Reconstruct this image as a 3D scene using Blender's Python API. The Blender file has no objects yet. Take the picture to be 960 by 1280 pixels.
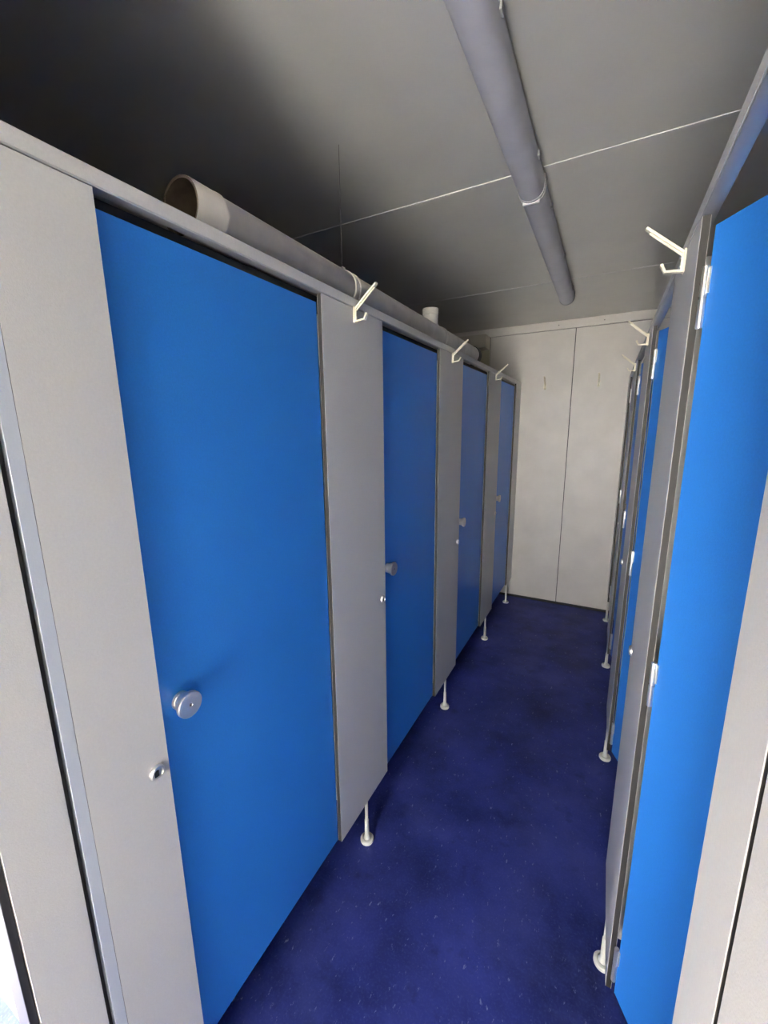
import bpy, bmesh, math, random
from mathutils import Vector, Matrix
random.seed(4)
S = bpy.context.scene
COL = S.collection

# ------------------------------------------------------------------ camera
right = Vector((0.88217126, 0.4707938, -0.01127234))
up = Vector((-0.08342689, 0.17979315, 0.98016038))
fwd = Vector((-0.46348012, 0.8637289, -0.19788521))
cd = bpy.data.cameras.new('camera')
cam = bpy.data.objects.new('camera', cd)
COL.objects.link(cam)
m = Matrix((right, up, -fwd)).transposed().to_4x4()
m.translation = Vector((0.7166, 0.0, 1.6368))
cam.matrix_world = m
cd.sensor_fit = 'VERTICAL'
cd.sensor_height = 24.0
cd.lens = 514.31 / 1280 * 24.0
cd.clip_start = 0.01
S.camera = cam

# ------------------------------------------------------------------ light
w = bpy.data.worlds.new('sky')
S.world = w
w.use_nodes = True
bg = w.node_tree.nodes['Background']
bg.inputs[0].default_value = (0.97, 0.965, 0.95, 1)
bg.inputs[1].default_value = 3.5
sd = bpy.data.lights.new('sun', 'SUN')
sd.energy = 30.0
sd.angle = math.radians(1.0)
sd.color = (1.0, 0.94, 0.84)
sun = bpy.data.objects.new('sun', sd)
COL.objects.link(sun)
sun.rotation_euler = Vector((-0.15, -0.2, -1.0)).to_track_quat('-Z', 'Y').to_euler()
S.view_settings.view_transform = 'Standard'
S.view_settings.look = 'None'
S.view_settings.gamma = 1.0
S.view_settings.use_curve_mapping = False
S.view_settings.exposure = 3.05

# ------------------------------------------------------------------ materials
def mat(name, col, rough=0.5, metal=0.0, bump=0.0, bscale=400.0, var=0.0, vscale=6.0, spec=0.5):
    mt = bpy.data.materials.new(name)
    mt.use_nodes = True
    nt = mt.node_tree
    b = nt.nodes['Principled BSDF']
    b.inputs['Base Color'].default_value = (*col, 1)
    b.inputs['Roughness'].default_value = rough
    b.inputs['Metallic'].default_value = metal
    b.inputs['Specular IOR Level'].default_value = spec
    tc = nt.nodes.new('ShaderNodeTexCoord')
    if var:
        n = nt.nodes.new('ShaderNodeTexNoise')
        n.inputs['Scale'].default_value = vscale
        n.inputs['Detail'].default_value = 6
        nt.links.new(tc.outputs['Object'], n.inputs['Vector'])
        r = nt.nodes.new('ShaderNodeMapRange')
        r.inputs[1].default_value = 0.3
        r.inputs[2].default_value = 0.7
        r.inputs[3].default_value = 1 - var
        r.inputs[4].default_value = 1 + var
        nt.links.new(n.outputs['Fac'], r.inputs[0])
        mx = nt.nodes.new('ShaderNodeVectorMath')
        mx.operation = 'SCALE'
        mx.inputs[0].default_value = col
        nt.links.new(r.outputs[0], mx.inputs['Scale'])
        nt.links.new(mx.outputs[0], b.inputs['Base Color'])
    if bump:
        n2 = nt.nodes.new('ShaderNodeTexNoise')
        n2.inputs['Scale'].default_value = bscale
        n2.inputs['Detail'].default_value = 2
        nt.links.new(tc.outputs['Object'], n2.inputs['Vector'])
        bp = nt.nodes.new('ShaderNodeBump')
        bp.inputs['Strength'].default_value = bump
        bp.inputs['Distance'].default_value = 0.001
        nt.links.new(n2.outputs['Fac'], bp.inputs['Height'])
        nt.links.new(bp.outputs[0], b.inputs['Normal'])
    return mt

GREY = mat('grey_laminate', (0.60, 0.59, 0.575), 0.42, bump=0.25, bscale=500, var=0.03, vscale=250)
WALLM = mat('wall_laminate', (0.56, 0.525, 0.485), 0.4, bump=0.15, bscale=300, var=0.06, vscale=5)
BLUE = mat('blue_laminate', (0.028, 0.225, 0.74), 0.38, bump=0.25, bscale=500, var=0.04, vscale=250)
CORE = mat('dark_laminate_core', (0.022, 0.019, 0.016), 0.6)
ALU = mat('brushed_aluminium', (0.50, 0.50, 0.50), 0.38, metal=0.7, bump=0.1)
SATIN = mat('satin_metal', (0.72, 0.71, 0.68), 0.28, metal=0.85)
BLACK = mat('black_rubber', (0.014, 0.013, 0.015), 0.6)
HOLE = mat('dark_slot', (0.004, 0.004, 0.004), 0.8)
CREAM = mat('cream_plastic', (0.74, 0.69, 0.54), 0.4)
PIPEM = mat('grey_plastic_pipe', (0.70, 0.655, 0.60), 0.5, var=0.12, vscale=14)
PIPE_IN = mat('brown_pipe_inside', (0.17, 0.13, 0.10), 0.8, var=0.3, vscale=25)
LAMP = mat('grey_lamp_diffuser', (0.50, 0.50, 0.54), 0.35, var=0.06, vscale=12)
LAMPB = mat('lamp_housing', (0.42, 0.42, 0.43), 0.5)
WHITE = mat('white_plastic', (0.82, 0.82, 0.78), 0.4)
PAINT = mat('white_outside_paint', (0.80, 0.84, 0.80), 0.6)
CEIL = mat('ceiling_sheet', (0.66, 0.65, 0.60), 0.38, metal=0.3, bump=0.1, bscale=200, var=0.05, vscale=3)
SEAM = mat('ceiling_seam', (0.66, 0.65, 0.62), 0.5)
OLIVE = mat('olive_board', (0.42, 0.40, 0.28), 0.6)
BEIGE = mat('beige_casing', (0.46, 0.42, 0.34), 0.6)
CONC = mat('pale_paving', (0.60, 0.58, 0.54), 0.9, var=0.1)
DARKSTEEL = mat('dark_steel_frame', (0.10, 0.09, 0.085), 0.5)

POSTM = mat('post_laminate', (0.52, 0.56, 0.62), 0.4, bump=0.2)

def floor_mat():
    mt = bpy.data.materials.new('blue_vinyl_floor')
    mt.use_nodes = True
    nt = mt.node_tree
    b = nt.nodes['Principled BSDF']
    b.inputs['Specular IOR Level'].default_value = 0.3
    tc = nt.nodes.new('ShaderNodeTexCoord')
    def noise(sc, det=6, rough=0.55, vec=None):
        n = nt.nodes.new('ShaderNodeTexNoise')
        n.inputs['Scale'].default_value = sc
        n.inputs['Detail'].default_value = det
        n.inputs['Roughness'].default_value = rough
        nt.links.new(vec or tc.outputs['Object'], n.inputs['Vector'])
        return n
    def ramp(src, p0, p1, c0, c1):
        r = nt.nodes.new('ShaderNodeValToRGB')
        r.color_ramp.elements[0].position = p0
        r.color_ramp.elements[1].position = p1
        r.color_ramp.elements[0].color = (*c0, 1)
        r.color_ramp.elements[1].color = (*c1, 1)
        nt.links.new(src, r.inputs[0])
        return r
    def mix(fac, a, c):
        mx = nt.nodes.new('ShaderNodeMix')
        mx.data_type = 'RGBA'
        if isinstance(fac, float): mx.inputs[0].default_value = fac
        else: nt.links.new(fac, mx.inputs[0])
        nt.links.new(a, mx.inputs[6])
        if isinstance(c, tuple): mx.inputs[7].default_value = (*c, 1)
        else: nt.links.new(c, mx.inputs[7])
        return mx.outputs[2]
    base = ramp(noise(3.2).outputs['Fac'], 0.3, 0.7, (0.009, 0.015, 0.10), (0.048, 0.064, 0.34))
    speck = ramp(noise(140, 3).outputs['Fac'], 0.5, 0.75, (0, 0, 0), (0.22, 0.22, 0.22))
    c = mix(speck.outputs[0], base.outputs[0], (0.13, 0.16, 0.42))
    # pale scuffs, thin and scattered
    mp = nt.nodes.new('ShaderNodeMapping')
    mp.inputs['Scale'].default_value = (70, 30, 1)
    mp.inputs['Rotation'].default_value = (0, 0, 0.35)
    nt.links.new(tc.outputs['Object'], mp.inputs[0])
    sc = ramp(noise(1.0, 5, 0.7, mp.outputs[0]).outputs['Fac'], 0.62, 0.69, (0, 0, 0), (0.8, 0.8, 0.8))
    c = mix(sc.outputs[0], c, (0.30, 0.33, 0.52))
    # broad cloudy wear, only here and there
    cl = ramp(noise(2.1, 8, 0.7).outputs['Fac'], 0.48, 0.72, (0, 0, 0), (0.55, 0.55, 0.55))
    c = mix(cl.outputs[0], c, (0.085, 0.105, 0.38))
    # darker smudges
    sm = ramp(noise(7.5, 7, 0.65).outputs['Fac'], 0.56, 0.70, (0, 0, 0), (0.5, 0.5, 0.5))
    c = mix(sm.outputs[0], c, (0.008, 0.014, 0.08))
    nt.links.new(c, b.inputs['Base Color'])
    rr = ramp(noise(5, 6).outputs['Fac'], 0.3, 0.75, (0.42,) * 3, (0.60,) * 3)
    nt.links.new(rr.outputs[0], b.inputs['Roughness'])
    bp = nt.nodes.new('ShaderNodeBump')
    bp.inputs['Strength'].default_value = 0.15
    bp.inputs['Distance'].default_value = 0.001
    nt.links.new(noise(180, 3).outputs['Fac'], bp.inputs['Height'])
    nt.links.new(bp.outputs[0], b.inputs['Normal'])
    return mt
FLOOR = floor_mat()

# ------------------------------------------------------------------ helpers
def box(bm, x0, x1, y0, y1, z0, z1, bev=0.0):
    r = bmesh.ops.create_cube(bm, size=1.0)
    vs = r['verts']
    for v in vs:
        v.co = Vector(((x0 + x1) / 2 + v.co.x * (x1 - x0), (y0 + y1) / 2 + v.co.y * (y1 - y0), (z0 + z1) / 2 + v.co.z * (z1 - z0)))
    if bev:
        es = list({e for v in vs for e in v.link_edges})
        bmesh.ops.bevel(bm, geom=es, offset=bev, segments=2, affect='EDGES', profile=0.5)
    return bm

def lathe(bm, prof, origin=(0, 0, 0), axis='z', n=32):
    """prof: list of (radius, height); closed where radius is 0."""
    o = Vector(origin)
    def P(r, h, a):
        c, s = r * math.cos(a), r * math.sin(a)
        if axis == 'z': return o + Vector((c, s, h))
        if axis == 'x': return o + Vector((h, c, s))
        return o + Vector((s, h, c))
    rings = []
    for r, h in prof:
        if r < 1e-6: rings.append([bm.verts.new(P(0, h, 0))])
        else: rings.append([bm.verts.new(P(r, h, 2 * math.pi * i / n)) for i in range(n)])
    for A, B in zip(rings, rings[1:]):
        for i in range(n):
            j = (i + 1) % n
            if len(A) == 1 and len(B) == 1: continue
            if len(A) == 1: bm.faces.new((A[0], B[i], B[j]))
            elif len(B) == 1: bm.faces.new((A[i], A[j], B[0]))
            else: bm.faces.new((A[i], A[j], B[j], B[i]))
    return bm

def bar(bm, p, q, wy, th):
    """flat bar in a local XZ plane from p to q, width wy along Y, thickness th"""
    p, q = Vector(p), Vector(q)
    d = (q - p).normalized()
    n = Vector((-d.z, 0, d.x)) * th / 2
    y = Vector((0, wy / 2, 0))
    vs = [bm.verts.new(a + s * n + t * y) for a in (p, q) for s in (-1, 1) for t in (-1, 1)]
    for f in ((0, 1, 3, 2), (4, 6, 7, 5), (0, 4, 5, 1), (2, 3, 7, 6), (0, 2, 6, 4), (1, 5, 7, 3)):
        bm.faces.new([vs[i] for i in f])
    return bm

def obj(name, bm, material, parent=None, smooth=False):
    bmesh.ops.recalc_face_normals(bm, faces=bm.faces)
    me = bpy.data.meshes.new(name)
    bm.to_mesh(me)
    bm.free()
    me.materials.append(material)
    if smooth:
        for p in me.polygons: p.use_smooth = True
        try: me.set_sharp_from_angle(angle=math.radians(35))
        except Exception: pass
    o = bpy.data.objects.new(name, me)
    COL.objects.link(o)
    if parent: o.parent = parent
    return o

def B(): return bmesh.new()

def thing(name, label, cat, loc=(0, 0, 0), rz=0.0, group=None):
    o = bpy.data.objects.new(name, None)
    o.empty_display_size = 0.05
    COL.objects.link(o)
    o.location = loc
    o.rotation_euler = (0, 0, rz)
    o['label'] = label
    o['category'] = cat
    if group: o['group'] = group
    return o

def struct(name, bm, material, parent=None):
    o = obj(name, bm, material, parent)
    if not parent: o['kind'] = 'structure'
    return o

def kids(o): return [c for c in bpy.data.objects if c.parent == o]

def dup(o, loc=None, rz=None, label=None, group=None, parent=None):
    c = o.copy()
    COL.objects.link(c)
    if parent: c.parent = parent
    for k in kids(o):
        dup(k, parent=c)
    if loc is not None: c.location = loc
    if rz is not None: c.rotation_euler = (0, 0, rz)
    if label: c['label'] = label
    if group: c['group'] = group
    return c

# ------------------------------------------------------------------ dimensions
W = 0.8325          # corridor width, left cubicle fronts at x=0, right ones at x=W
L = 3.965           # far wall
H = 2.51            # ceiling
ZT, ZB = 2.0, 0.19  # top and bottom of the front boards
ZR = 2.03           # top of the head rail
T = 0.013
POST = [0.988 + 0.9165 * k for k in range(3)]
PW = 0.352
XL, XR = -1.25, 2.08
YB = -2.9          # wall behind the camera
XV = 0.0          # left wall of the entrance bay

# ------------------------------------------------------------------ the setting
struct('floor', box(B(), XL, XR, YB, L + 0.05, -0.05, 0.0), FLOOR)

ceil = struct('ceiling', box(B(), XL, XR, YB, L + 0.05, H + 0.006, H + 0.10), CEIL)
seams = [YB, 0.45, 1.69, 2.93, L + 0.05]
for a, b in zip(seams, seams[1:]):
    struct('panel', box(B(), XL, XR, a + 0.0015, b - 0.0015, H, H + 0.006), CEIL, ceil)
for y in seams[1:-1]:
    struct('seam_strip', box(B(), XL, XR, y - 0.0075, y + 0.0075, H - 0.002, H + 0.001, 0.0008), SEAM, ceil)

wf = struct('wall_far', box(B(), XL, XR, L + 0.012, L + 0.08, 0, H), BLACK)
struct('panel', box(B(), -0.290, 0.4125, L, L + 0.012, 0.022, 2.438, 0.001), WALLM, wf)
struct('panel', box(B(), 0.4185, 1.125, L, L + 0.012, 0.022, 2.438, 0.001), WALLM, wf)
struct('panel', box(B(), 1.131, XR, L, L + 0.012, 0.022, 2.438, 0.001), WALLM, wf)
struct('panel', box(B(), XL, -0.296, L, L + 0.012, 0.022, 2.438, 0.001), WALLM, wf)
struct('header_board', box(B(), XL, XR, L - 0.003, L + 0.012, 2.442, H, 0.001), WALLM, wf)
for x in (0.28, 0.62):
    obj('screw', lathe(B(), [(0, 0), (0.004, 0), (0.004, -0.0015), (0, -0.002)], (x, L - 0.003, 2.475), 'y', 12), DARKSTEEL, wf)
struct('baseboard_far', box(B(), XL, XR, L - 0.004, L + 0.012, 0, 0.02, 0.001), BLACK)

struct('wall_left', box(B(), XL - 0.06, XL, 0.27, L, 0, H), GREY)
struct('wall_right', box(B(), XR, XR + 0.06, YB - 0.06, L, -0.02, H + 0.08), WALLM)

# end wall of the left row and the jamb of the entrance beside it
we = struct('wall_end_left', box(B(), XL - 0.06, -0.014, 0.285, 0.305, 0, H), BLACK)
struct('outside_board', box(B(), XL - 0.06, -0.056, 0.262, 0.284, -0.15, H, 0.002), PAINT, we)
jm = struct('wall_jamb', box(B(), -0.050, -0.012, 0.156, 0.283, 0, H), BLACK)
struct('corner_post', box(B(), -0.014, 0.0, 0.2555, 0.2740, 0, H, 0.0006), POSTM, jm)
struct('panel', box(B(), -0.012, 0.0, 0.1625, 0.2462, 0, H, 0.0005), GREY, jm)
struct('door_frame', box(B(), -0.056, -0.004, 0.151, 0.1615, 0, H, 0.001), BLACK, jm)

# entrance walls; low side slot and unseen back opening sized to admit daylight
wb = B()
box(wb, XV - 0.05, XV, YB, 0.04, 0, H)
box(wb, XV - 0.05, XV, 0.04, 0.149, 1.20, H)
struct('wall_entrance', wb, WALLM)
wk = B()
box(wk, XV - 0.05, 0.04, YB - 0.06, YB, 0, H)
box(wk, 0.80, XR, YB - 0.06, YB, 0, H)
box(wk, 0.04, 0.80, YB - 0.06, YB, 2.30, H)
struct('wall_back', wk, WALLM)
struct('ground', box(B(), -9, 6, -9, 6, -0.20, -0.15), CONC)

# ------------------------------------------------------------------ cubicle partitions, mostly hidden, put in to block light
for side in (0, 1):
    for y in [0.335] + [p + 0.17 for p in POST] + [3.80]:
        if side == 0:
            if y < 0.9: continue
            o = box(B(), XL, -0.036, y - 0.0065, y + 0.0065, 0.15, ZR - 0.05)
        else:
            o = box(B(), W + 0.03, XR, y - 0.0065, y + 0.0065, 0.15, ZR - 0.05)
        struct('wall_partition', o, GREY)

# ------------------------------------------------------------------ head rails
def rail(x0, x1, y0, y1, label):
    t = thing('head_rail', label, 'rail')
    bm = box(B(), x0, x1, y0, y1, ZT + 0.001, ZR, 0.003)
    obj('rail_profile', bm, ALU, t, True)
    face = x1 if x1 < 0.5 else x0
    s = 1 if x1 < 0.5 else -1
    if s > 0:
        obj('dark_gap_strip', box(B(), -0.0345, -0.0285, y0, y1, 1.955, ZT, 0.001), BLACK, t)  # added black strip, stands in for the shade in the gap above the doors
    obj('cover_strip', box(B(), min(face, face + s * 0.0012), max(face, face + s * 0.0012), y0, y1, ZT + 0.004, ZR - 0.003), GREY, t)
    return t
rail(-0.024, 0.0, 0.273, L - 0.002, 'long pale grey rail along the top of the left cubicle row below the pipe')
rail(W, W + 0.024, 0.30, L - 0.002, 'long pale grey rail along the top of the right cubicle row')

# ------------------------------------------------------------------ coat hook (projects along +X, origin at the foot of its plate)
def make_hook(label, group):
    t = thing('coat_hook', label, 'hook', group=group)
    bm = box(B(), 0, 0.004, -0.010, 0.010, 0.0, 0.047, 0.001)
    box(bm, 0.0, 0.008, -0.0055, 0.0055, 0.002, 0.045, 0.001)
    obj('plate', bm, CREAM, t, True)
    bm = B()
    bar(bm, (0.004, 0, 0.040), (0.078, 0, 0.102), 0.013, 0.0055)
    bar(bm, (0.002, 0, 0.034), (0.070, 0, 0.092), 0.004, 0.0075)
    bmesh.ops.bevel(bm, geom=bm.edges[:], offset=0.0006, segments=1, affect='EDGES')
    obj('upper_prong', bm, CREAM, t)
    bm = B()
    bar(bm, (0.003, 0, 0.004), (0.036, 0, 0.007), 0.012, 0.005)
    bar(bm, (0.0345, 0, 0.0055), (0.042, 0, 0.021), 0.012, 0.005)
    lathe(bm, [(0, -0.005), (0.0035, -0.005), (0.0035, 0.005), (0, 0.005)], (0.042, 0, 0.021), 'y', 12)
    bmesh.ops.bevel(bm, geom=[e for e in bm.edges if e.calc_length() > 0.004], offset=0.0005, segments=1, affect='EDGES')
    obj('lower_prong', bm, CREAM, t)
    for z in (0.014, 0.030):
        obj('screw', lathe(B(), [(0.0022, 0), (0.0022, 0.0008), (0, 0.0014)], (0.008, 0, z), 'x', 10), SATIN, t)
    return t
HZ = 1.958
G1 = 'cream coat hooks'
h0 = make_hook('cream plastic coat hook on the left row just right of the large near door', G1)
h0.location = (0, POST[0] + 0.172, HZ)
dup(h0, (0, POST[1] + 0.175, HZ), 0, 'cream plastic coat hook on the left row, middle of its three')
dup(h0, (0, POST[2] + 0.178, HZ), 0, 'cream plastic coat hook nearest the far wall on the left row')
dup(h0, (W, POST[0] + 0.172, HZ), math.pi, 'cream plastic coat hook on the right row nearest the viewer, large against the ceiling')
dup(h0, (W, POST[1] + 0.175, HZ), math.pi, 'cream plastic coat hook on the right row, middle of its three')
dup(h0, (W, POST[2] + 0.178, HZ), math.pi, 'cream plastic coat hook on the right row nearest the far wall, smallest of its three')
dup(h0, (0.200, L, HZ), -math.pi / 2, 'cream coat hook on the far wall, left of the centre joint')
dup(h0, (0.617, L, HZ), -math.pi / 2, 'cream coat hook on the far wall, right of the centre joint')

# ------------------------------------------------------------------ front panels (grey boards between the doors)
def make_panel(name, width, label, group, foot_y=None, lock=True):
    """front face at x=0, board runs y 0..width, thickness towards -X"""
    t = thing(name, label, 'panel', group=group)
    obj('board', box(B(), -0.0008, 0, 0.0002, width - 0.0002, ZB + 0.0004, ZT - 0.0004), GREY, t)
    c = obj('core', box(B(), -T, -0.0008, 0, width, ZB, ZT, 0.0006), CORE, t)
    obj('back_sheet', box(B(), -T - 0.0006, -T, 0.0004, width - 0.0004, ZB + 0.0004, ZT - 0.0004), GREY, t)
    if foot_y is not None:
        x = -T / 2 - 0.001
        rod = obj('leg', lathe(B(), [(0, 0.10), (0.0062, 0.10), (0.0062, ZB + 0.0)], (x, foot_y, 0), 'z', 20), WHITE_LEG, t, True)
        obj('collar', lathe(B(), [(0.0145, 0.016), (0.0095, 0.026), (0.0085, 0.075), (0.0085, 0.100), (0.0062, 0.102)], (x, foot_y, 0), 'z', 24), WHITE_LEG, rod, True)
        obj('base_disc', lathe(B(), [(0, 0), (0.025, 0), (0.0265, 0.003), (0.0265, 0.012), (0.024, 0.0155), (0.017, 0.017), (0.0145, 0.014), (0, 0.014)], (x, foot_y, 0), 'z', 36), WHITE_LEG, rod, True)
        obj('clamp', box(B(), x - 0.016, x - 0.006, foot_y - 0.012, foot_y + 0.012, ZB, ZB + 0.03, 0.002), WHITE_LEG, rod)
    if lock:
        y, z = width - 0.026, 0.99
        lk = obj('lock', lathe(B(), [(0.0148, 0), (0.0148, 0.003), (0.0130, 0.0065), (0.0098, 0.0072), (0.0088, 0.0045), (0, 0.0045)], (0, y, z), 'x', 28), SATIN, t, True)
        obj('slot', box(B(), 0.0046, 0.0062, y - 0.0075, y + 0.0012, z - 0.0065, z + 0.0065, 0.0005), HOLE, lk)
    return t
WHITE_LEG = mat('off_white_leg', (0.70, 0.69, 0.62), 0.35)
G2 = 'grey laminate front panels'
FY = [0.184, 0.190, 0.2]
names_l = ['widest full grey panel of the left row, right of the large near blue door',
           'narrow grey panel between the second and third blue doors on the left',
           'narrow grey panel between the third and last blue doors on the left']
names_r = ['grey panel with a dark edge left of the wide bright blue door on the right',
           'grey panel in the right row just beyond the strip of the second blue door',
           'slim grey panel in the right row, farthest one with a coat hook']
p0 = make_panel('front_panel', PW, names_l[0], G2, FY[0])
p0.location = (0, POST[0], 0)
for k in (1, 2):
    dup(p0, (0, POST[k], 0), 0, names_l[k])
# the right row mirrors the left: x and y order are kept by a mirrored build
def mirror_tree(o, label=None):
    c = o.copy()
    COL.objects.link(c)
    if label: c['label'] = label
    def rec(src, dst):
        for k in kids(src):
            q = k.copy()
            q.data = MIRR.setdefault(k.data.name, None) or mirror_mesh(k.data)
            MIRR[k.data.name] = q.data
            COL.objects.link(q)
            q.parent = dst
            rec(k, q)
    rec(o, c)
    return c
MIRR = {}
def mirror_mesh(me):
    n = me.copy()
    for v in n.vertices: v.co.x = -v.co.x
    n.flip_normals()
    return n
for k in range(3):
    q = mirror_tree(p0, names_r[k])
    q.location = (W, POST[k], 0)

q = make_panel('end_panel', 0.417 - 0.2743, 'broad grey panel with a round coin lock left of the large near blue door', None)
q.location = (0, 0.2743, 0)
q['category'] = 'panel'
q2 = make_panel('end_panel', L - 0.004 - 3.7375, 'last thin grey strip of the left row, against the far wall', None, 0.045, False)
q2.location = (0, 3.7375, 0)
q3 = mirror_tree(q2, 'last thin grey strip of the right row, against the far wall')
q3.location = (W, 3.7375, 0)
# right side near the camera
q4 = thing('end_panel', 'pale grey panel at the right edge, overlapping the wide bright blue door', 'panel', (W, 0.3435, 0))
obj('board', box(B(), 0, 0.0010, 0, 0.0925, 0.02, ZT), GREY, q4)
obj('core', box(B(), 0.0010, T, 0.0, 0.0925, 0.02, ZT), CORE, q4)
wn = struct('wall_near_right', box(B(), W + 0.012, W + 0.05, YB, 0.338, 0, H), BLACK)
struct('panel', box(B(), W, W + 0.012, YB, 0.3345, 0, H, 0.0004), GREY, wn)

# ------------------------------------------------------------------ doors
def knob(parent, y, z, s):
    """aluminium pull knob on the face x=0 of a leaf, s=+1 projects to +X"""
    def F(pr): return [(r, h * s) for r, h in pr]
    k = obj('knob', lathe(B(), F([(0.0185, 0), (0.0185, 0.002), (0.0175, 0.003), (0.0195, 0.008), (0.0185, 0.010), (0.0205, 0.014), (0.0200, 0.016), (0.0215, 0.021), (0.021, 0.024)]), (0, y, z), 'x', 40), SATIN, parent, True)
    obj('knob_face', lathe(B(), F([(0.021, 0.024), (0.0255, 0.0245), (0.0268, 0.0265), (0.0268, 0.033), (0.0255, 0.0345), (0.004, 0.0350), (0.0032, 0.0335), (0, 0.0335)]), (0, y, z), 'x', 48), SATIN, k, True)
    obj('knob_screw', lathe(B(), F([(0.0028, 0.0336), (0.0028, 0.0342), (0.0012, 0.0344), (0, 0.0336)]), (0, y, z), 'x', 12), DARKSTEEL, k)
    return k

DZ0, DZ1 = 0.197, 1.978
def leaf(t, x0, x1, y0, y1):
    f, b = (x1, x0)
    obj('door_board', box(B(), x1 - 0.002, x1, y0 + 0.0003, y1 - 0.0003, DZ0 + 0.0003, DZ1 - 0.0003), BLUE, t)
    obj('core', box(B(), x0 + 0.002, x1 - 0.002, y0, y1, DZ0, DZ1), CORE, t)
    obj('inner_sheet', box(B(), x0, x0 + 0.002, y0 + 0.0003, y1 - 0.0003, DZ0 + 0.0003, DZ1 - 0.0003), BLUE, t)

G3 = 'closed blue cubicle doors of the left row'
edges = [(0.417, POST[0])] + [(POST[k] + PW, POST[k + 1]) for k in (0, 1)] + [(POST[2] + PW, 3.7375)]
ll = ['large blue cubicle door nearest the viewer on the left, with a big round metal knob',
      'second blue cubicle door of the left row, between two grey panels',
      'third blue cubicle door of the left row, narrow with distance',
      'last blue cubicle door of the left row, a slim strip near the far wall']
dw = 0.560 + 0.012
def left_door(k):
    a, b = edges[k]
    t = thing('cubicle_door', ll[k], 'door', (-T - 0.0012, a - 0.012, 0), 0, G3)
    return t, (b - 0.004) - (a - 0.012)
t, wd = left_door(0)
leaf(t, -T, 0, 0, wd)
knob(t, 0.012 + 0.047, 1.095, 1)
for k in (1, 2, 3):
    a, b = edges[k]
    dup(t, (-T - 0.0012, a - 0.012 + ((b - 0.004) - (a - 0.012) - wd), 0), 0, ll[k])

# right row, doors hinged at the far side of each opening and swung inwards
G4 = 'blue cubicle doors of the right row, ajar inwards'
lr = ['wide bright blue cubicle door on the right, ajar, with metal hinges on its left edge',
      'second blue cubicle door of the right row, seen as a thin blue strip between grey panels',
      'third blue cubicle door of the right row, a dull sliver seen almost edge on',
      'last cubicle door of the right row, darkest sliver near the far wall']
def right_door(label):
    """origin at the hinge axis, leaf runs towards -Y, front at x=0"""
    t = thing('cubicle_door', label, 'door', group=G4)
    x0 = 0.004
    obj('door_board', box(B(), x0, x0 + 0.002, -0.556, -0.0043, DZ0 + 0.0003, DZ1 - 0.0003), BLUE, t)
    obj('core', box(B(), x0 + 0.002, x0 + T - 0.002, -0.556, -0.004, DZ0, DZ1), CORE, t)
    obj('inner_sheet', box(B(), x0 + T - 0.002, x0 + T, -0.556, -0.0043, DZ0 + 0.0003, DZ1 - 0.0003), BLUE, t)
    k = knob(t, -0.556 + 0.047, 1.095, -1)
    k.location.x = x0
    for z in (0.285, 1.085, 1.862):
        h = obj('hinge', lathe(B(), [(0, z - 0.052), (0.0055, z - 0.052), (0.0058, z - 0.050), (0.0058, z - 0.003), (0.0045, z - 0.002), (0.0045, z + 0.002), (0.0058, z + 0.003), (0.0058, z + 0.050), (0.0055, z + 0.052), (0, z + 0.052)], (0, 0, 0), 'z', 20), SATIN, t, True)
        obj('hinge_plate', box(B(), 0.0015, 0.004, -0.009, -0.003, z + 0.006, z + 0.050, 0.0006), SATIN, h)
    return t
HX = W + T + 0.0015
r0 = right_door(lr[0])
hinge_y = POST + [3.7375]
ANG = [30, 24, 12, 4]
r0.location = (HX, hinge_y[0] - 0.0075, 0)
r0.rotation_euler = (0, 0, math.radians(ANG[0]))
for k in (1, 2, 3):
    dup(r0, (HX, hinge_y[k] - 0.0075, 0), math.radians(ANG[k]), lr[k])

# ------------------------------------------------------------------ pipe on top of the left row
PX, PZ, PR = -0.100, 2.092, 0.055
Y0, Y1 = 0.648, 2.74
t = thing('ventilation_pipe', 'long grey plastic pipe with an open end lying on top of the left cubicle row', 'pipe', (PX, Y0, PZ))
def Yr(pr): return [(r, y - Y0) for r, y in pr]
prof = [(0.0505, Y0 + 0.30), (0.0505, Y0), (0.0555, Y0), (0.0565, Y0 + 0.004), (0.0565, Y0 + 0.066), (0.0575, Y0 + 0.070), (0.0575, Y0 + 0.078), (0.055, Y0 + 0.082), (0.055, Y1)]
obj('tube', lathe(B(), Yr(prof[2:]) , (0, 0, 0), 'y', 48), PIPEM, t, True)
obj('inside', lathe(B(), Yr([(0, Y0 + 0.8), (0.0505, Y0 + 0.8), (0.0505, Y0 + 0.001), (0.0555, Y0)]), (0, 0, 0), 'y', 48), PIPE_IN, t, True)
for y in (1.262, 2.128):
    c = obj('collar', lathe(B(), Yr([(0.055, y - 0.02), (0.0585, y - 0.018), (0.0585, y - 0.012), (0.0565, y - 0.010), (0.0565, y + 0.008), (0.0585, y + 0.010), (0.0585, y + 0.016), (0.055, y + 0.018)]), (0, 0, 0), 'y', 48), PIPEM, t, True)
    obj('clamp_screw', box(B(), -0.008, 0.008, y - Y0 - 0.018, y - Y0 - 0.004, 0.055, 0.068, 0.002), PIPEM, c)
obj('hanger_wire', lathe(B(), [(0.0007, 0.066), (0.0007, H - PZ - 0.001)], (0, 1.25 - Y0, 0), 'z', 8), DARKSTEEL, t)
obj('branch_stub', lathe(B(), [(0.036, 0.04), (0.036, 0.088), (0.039, 0.090), (0.039, 0.118), (0.035, 0.118), (0.035, 0.08), (0, 0.08)], (0, 2.03 - Y0, 0), 'z', 32), PIPEM, t, True)
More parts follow.
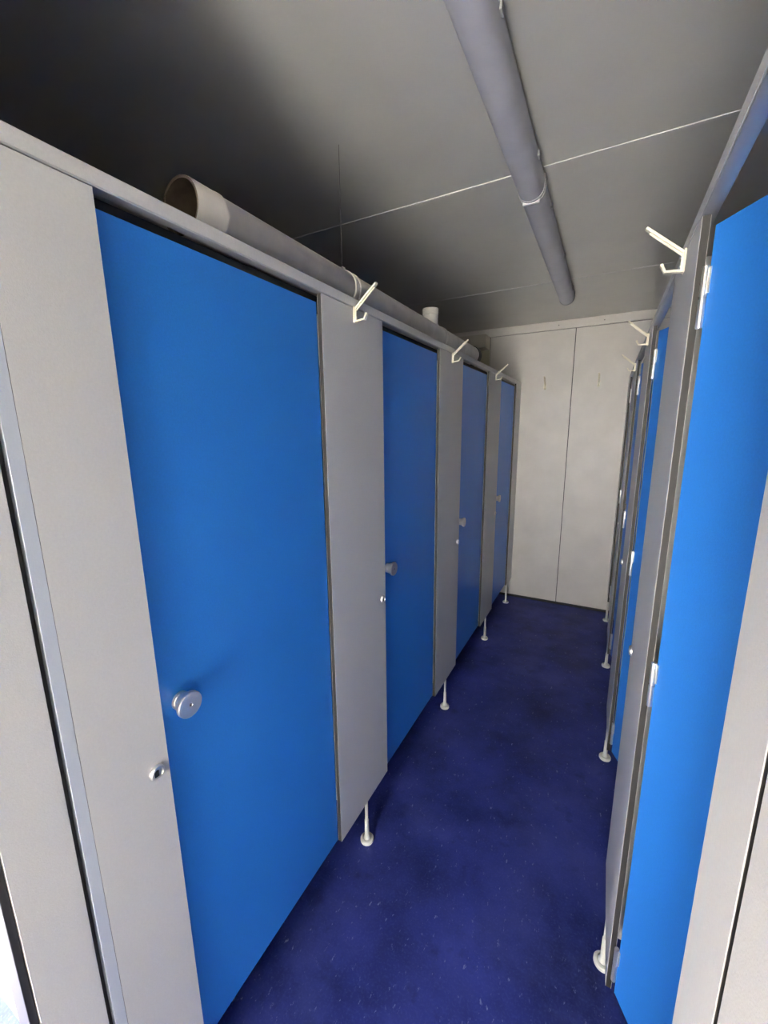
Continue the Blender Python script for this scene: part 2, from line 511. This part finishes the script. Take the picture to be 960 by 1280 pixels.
obj('dark_ring', lathe(B(), Yr([(0.055, Y1 - 0.02), (0.059, Y1 - 0.02), (0.059, Y1 + 0.03), (0.045, Y1 + 0.03)]), (0, 0, 0), 'y', 32), BLACK, t, True)
CHROME = mat('bright_chrome', (0.9, 0.9, 0.9), 0.12, metal=1.0)
obj('glint_stub', lathe(B(), Yr([(0.046, Y1 + 0.02), (0.046, Y1 + 0.05), (0.04, Y1 + 0.075), (0.02, Y1 + 0.09), (0, Y1 + 0.095)]), (0, 0, 0), 'y', 32), CHROME, t, True)  # added shiny stub that gives the bright glint beyond the pipe end

t = thing('duct_casing', 'small beige boxed casing high in the corner between pipe end and far wall', 'casing', (-0.45, 3.9, 2.33))
obj('casing_body', box(B(), -0.25, 0.157, -0.10, 0.062, 0.0, 0.11, 0.002), BEIGE, t)
obj('side_board', box(B(), 0.02, 0.157, 0.045, 0.063, -0.30, -0.001, 0.002), OLIVE, t)
obj('bracket', box(B(), -0.10, 0.02, 0.02, 0.063, -0.30, -0.001, 0.002), DARKSTEEL, t)

# ------------------------------------------------------------------ ceiling lamps
def lamp(y0, y1, xc, label):
    t = thing('batten_lamp', label, 'lamp', (xc, y0, H - 0.002), 0, 'grey batten lamps on the ceiling')
    ln = y1 - y0
    obj('housing', box(B(), -0.036, 0.046, 0.004, ln - 0.004, -0.022, 0, 0.002), LAMPB, t)
    bm = B()
    prof = [(-0.041, -0.020)]
    for i in range(13):
        a = math.pi + math.pi * i / 12
        prof.append((0.004 + 0.043 * math.cos(a), -0.040 + 0.036 * math.sin(a)))
    prof.append((0.049, -0.020))
    A = [bm.verts.new((x, 0.010, z)) for x, z in prof]
    C = [bm.verts.new((x, ln - 0.010, z)) for x, z in prof]
    for i in range(len(prof) - 1): bm.faces.new((A[i], A[i + 1], C[i + 1], C[i]))
    bm.faces.new(A); bm.faces.new(C[::-1]); bm.faces.new((A[0], C[0], C[-1], A[-1]))
    obj('diffuser', bm, LAMP, t, True)
    for ya, yb in ((0, 0.012), (ln - 0.012, ln)):
        bm = B()
        A = [bm.verts.new((0.004 + (x - 0.004) * 1.04, ya, z * 1.03)) for x, z in [(-0.041, 0)] + prof + [(0.049, 0)]]
        C = [bm.verts.new((0.004 + (x - 0.004) * 1.04, yb, z * 1.03)) for x, z in [(-0.041, 0)] + prof + [(0.049, 0)]]
        n = len(A)
        for i in range(n): bm.faces.new((A[i], A[(i + 1) % n], C[(i + 1) % n], C[i]))
        bm.faces.new(A); bm.faces.new(C[::-1])
        obj('end_cap', bm, LAMPB, t)
    for k in range(3):
        y = ln * (0.12 + 0.38 * k)
        obj('clip', box(B(), 0.047, 0.053, y - 0.012, y + 0.012, -0.030, -0.012, 0.001), LAMPB, t)
    return t
lamp(0.34, 1.735, 0.400, 'nearer unlit grey batten lamp running along the ceiling')
l2 = lamp(1.742, 3.19, 0.400, 'farther unlit grey batten lamp, with a white clip at its near end')
obj('white_clip', box(B(), -0.026, 0.032, -0.009, 0.001, -0.080, -0.066, 0.001), WHITE, l2)
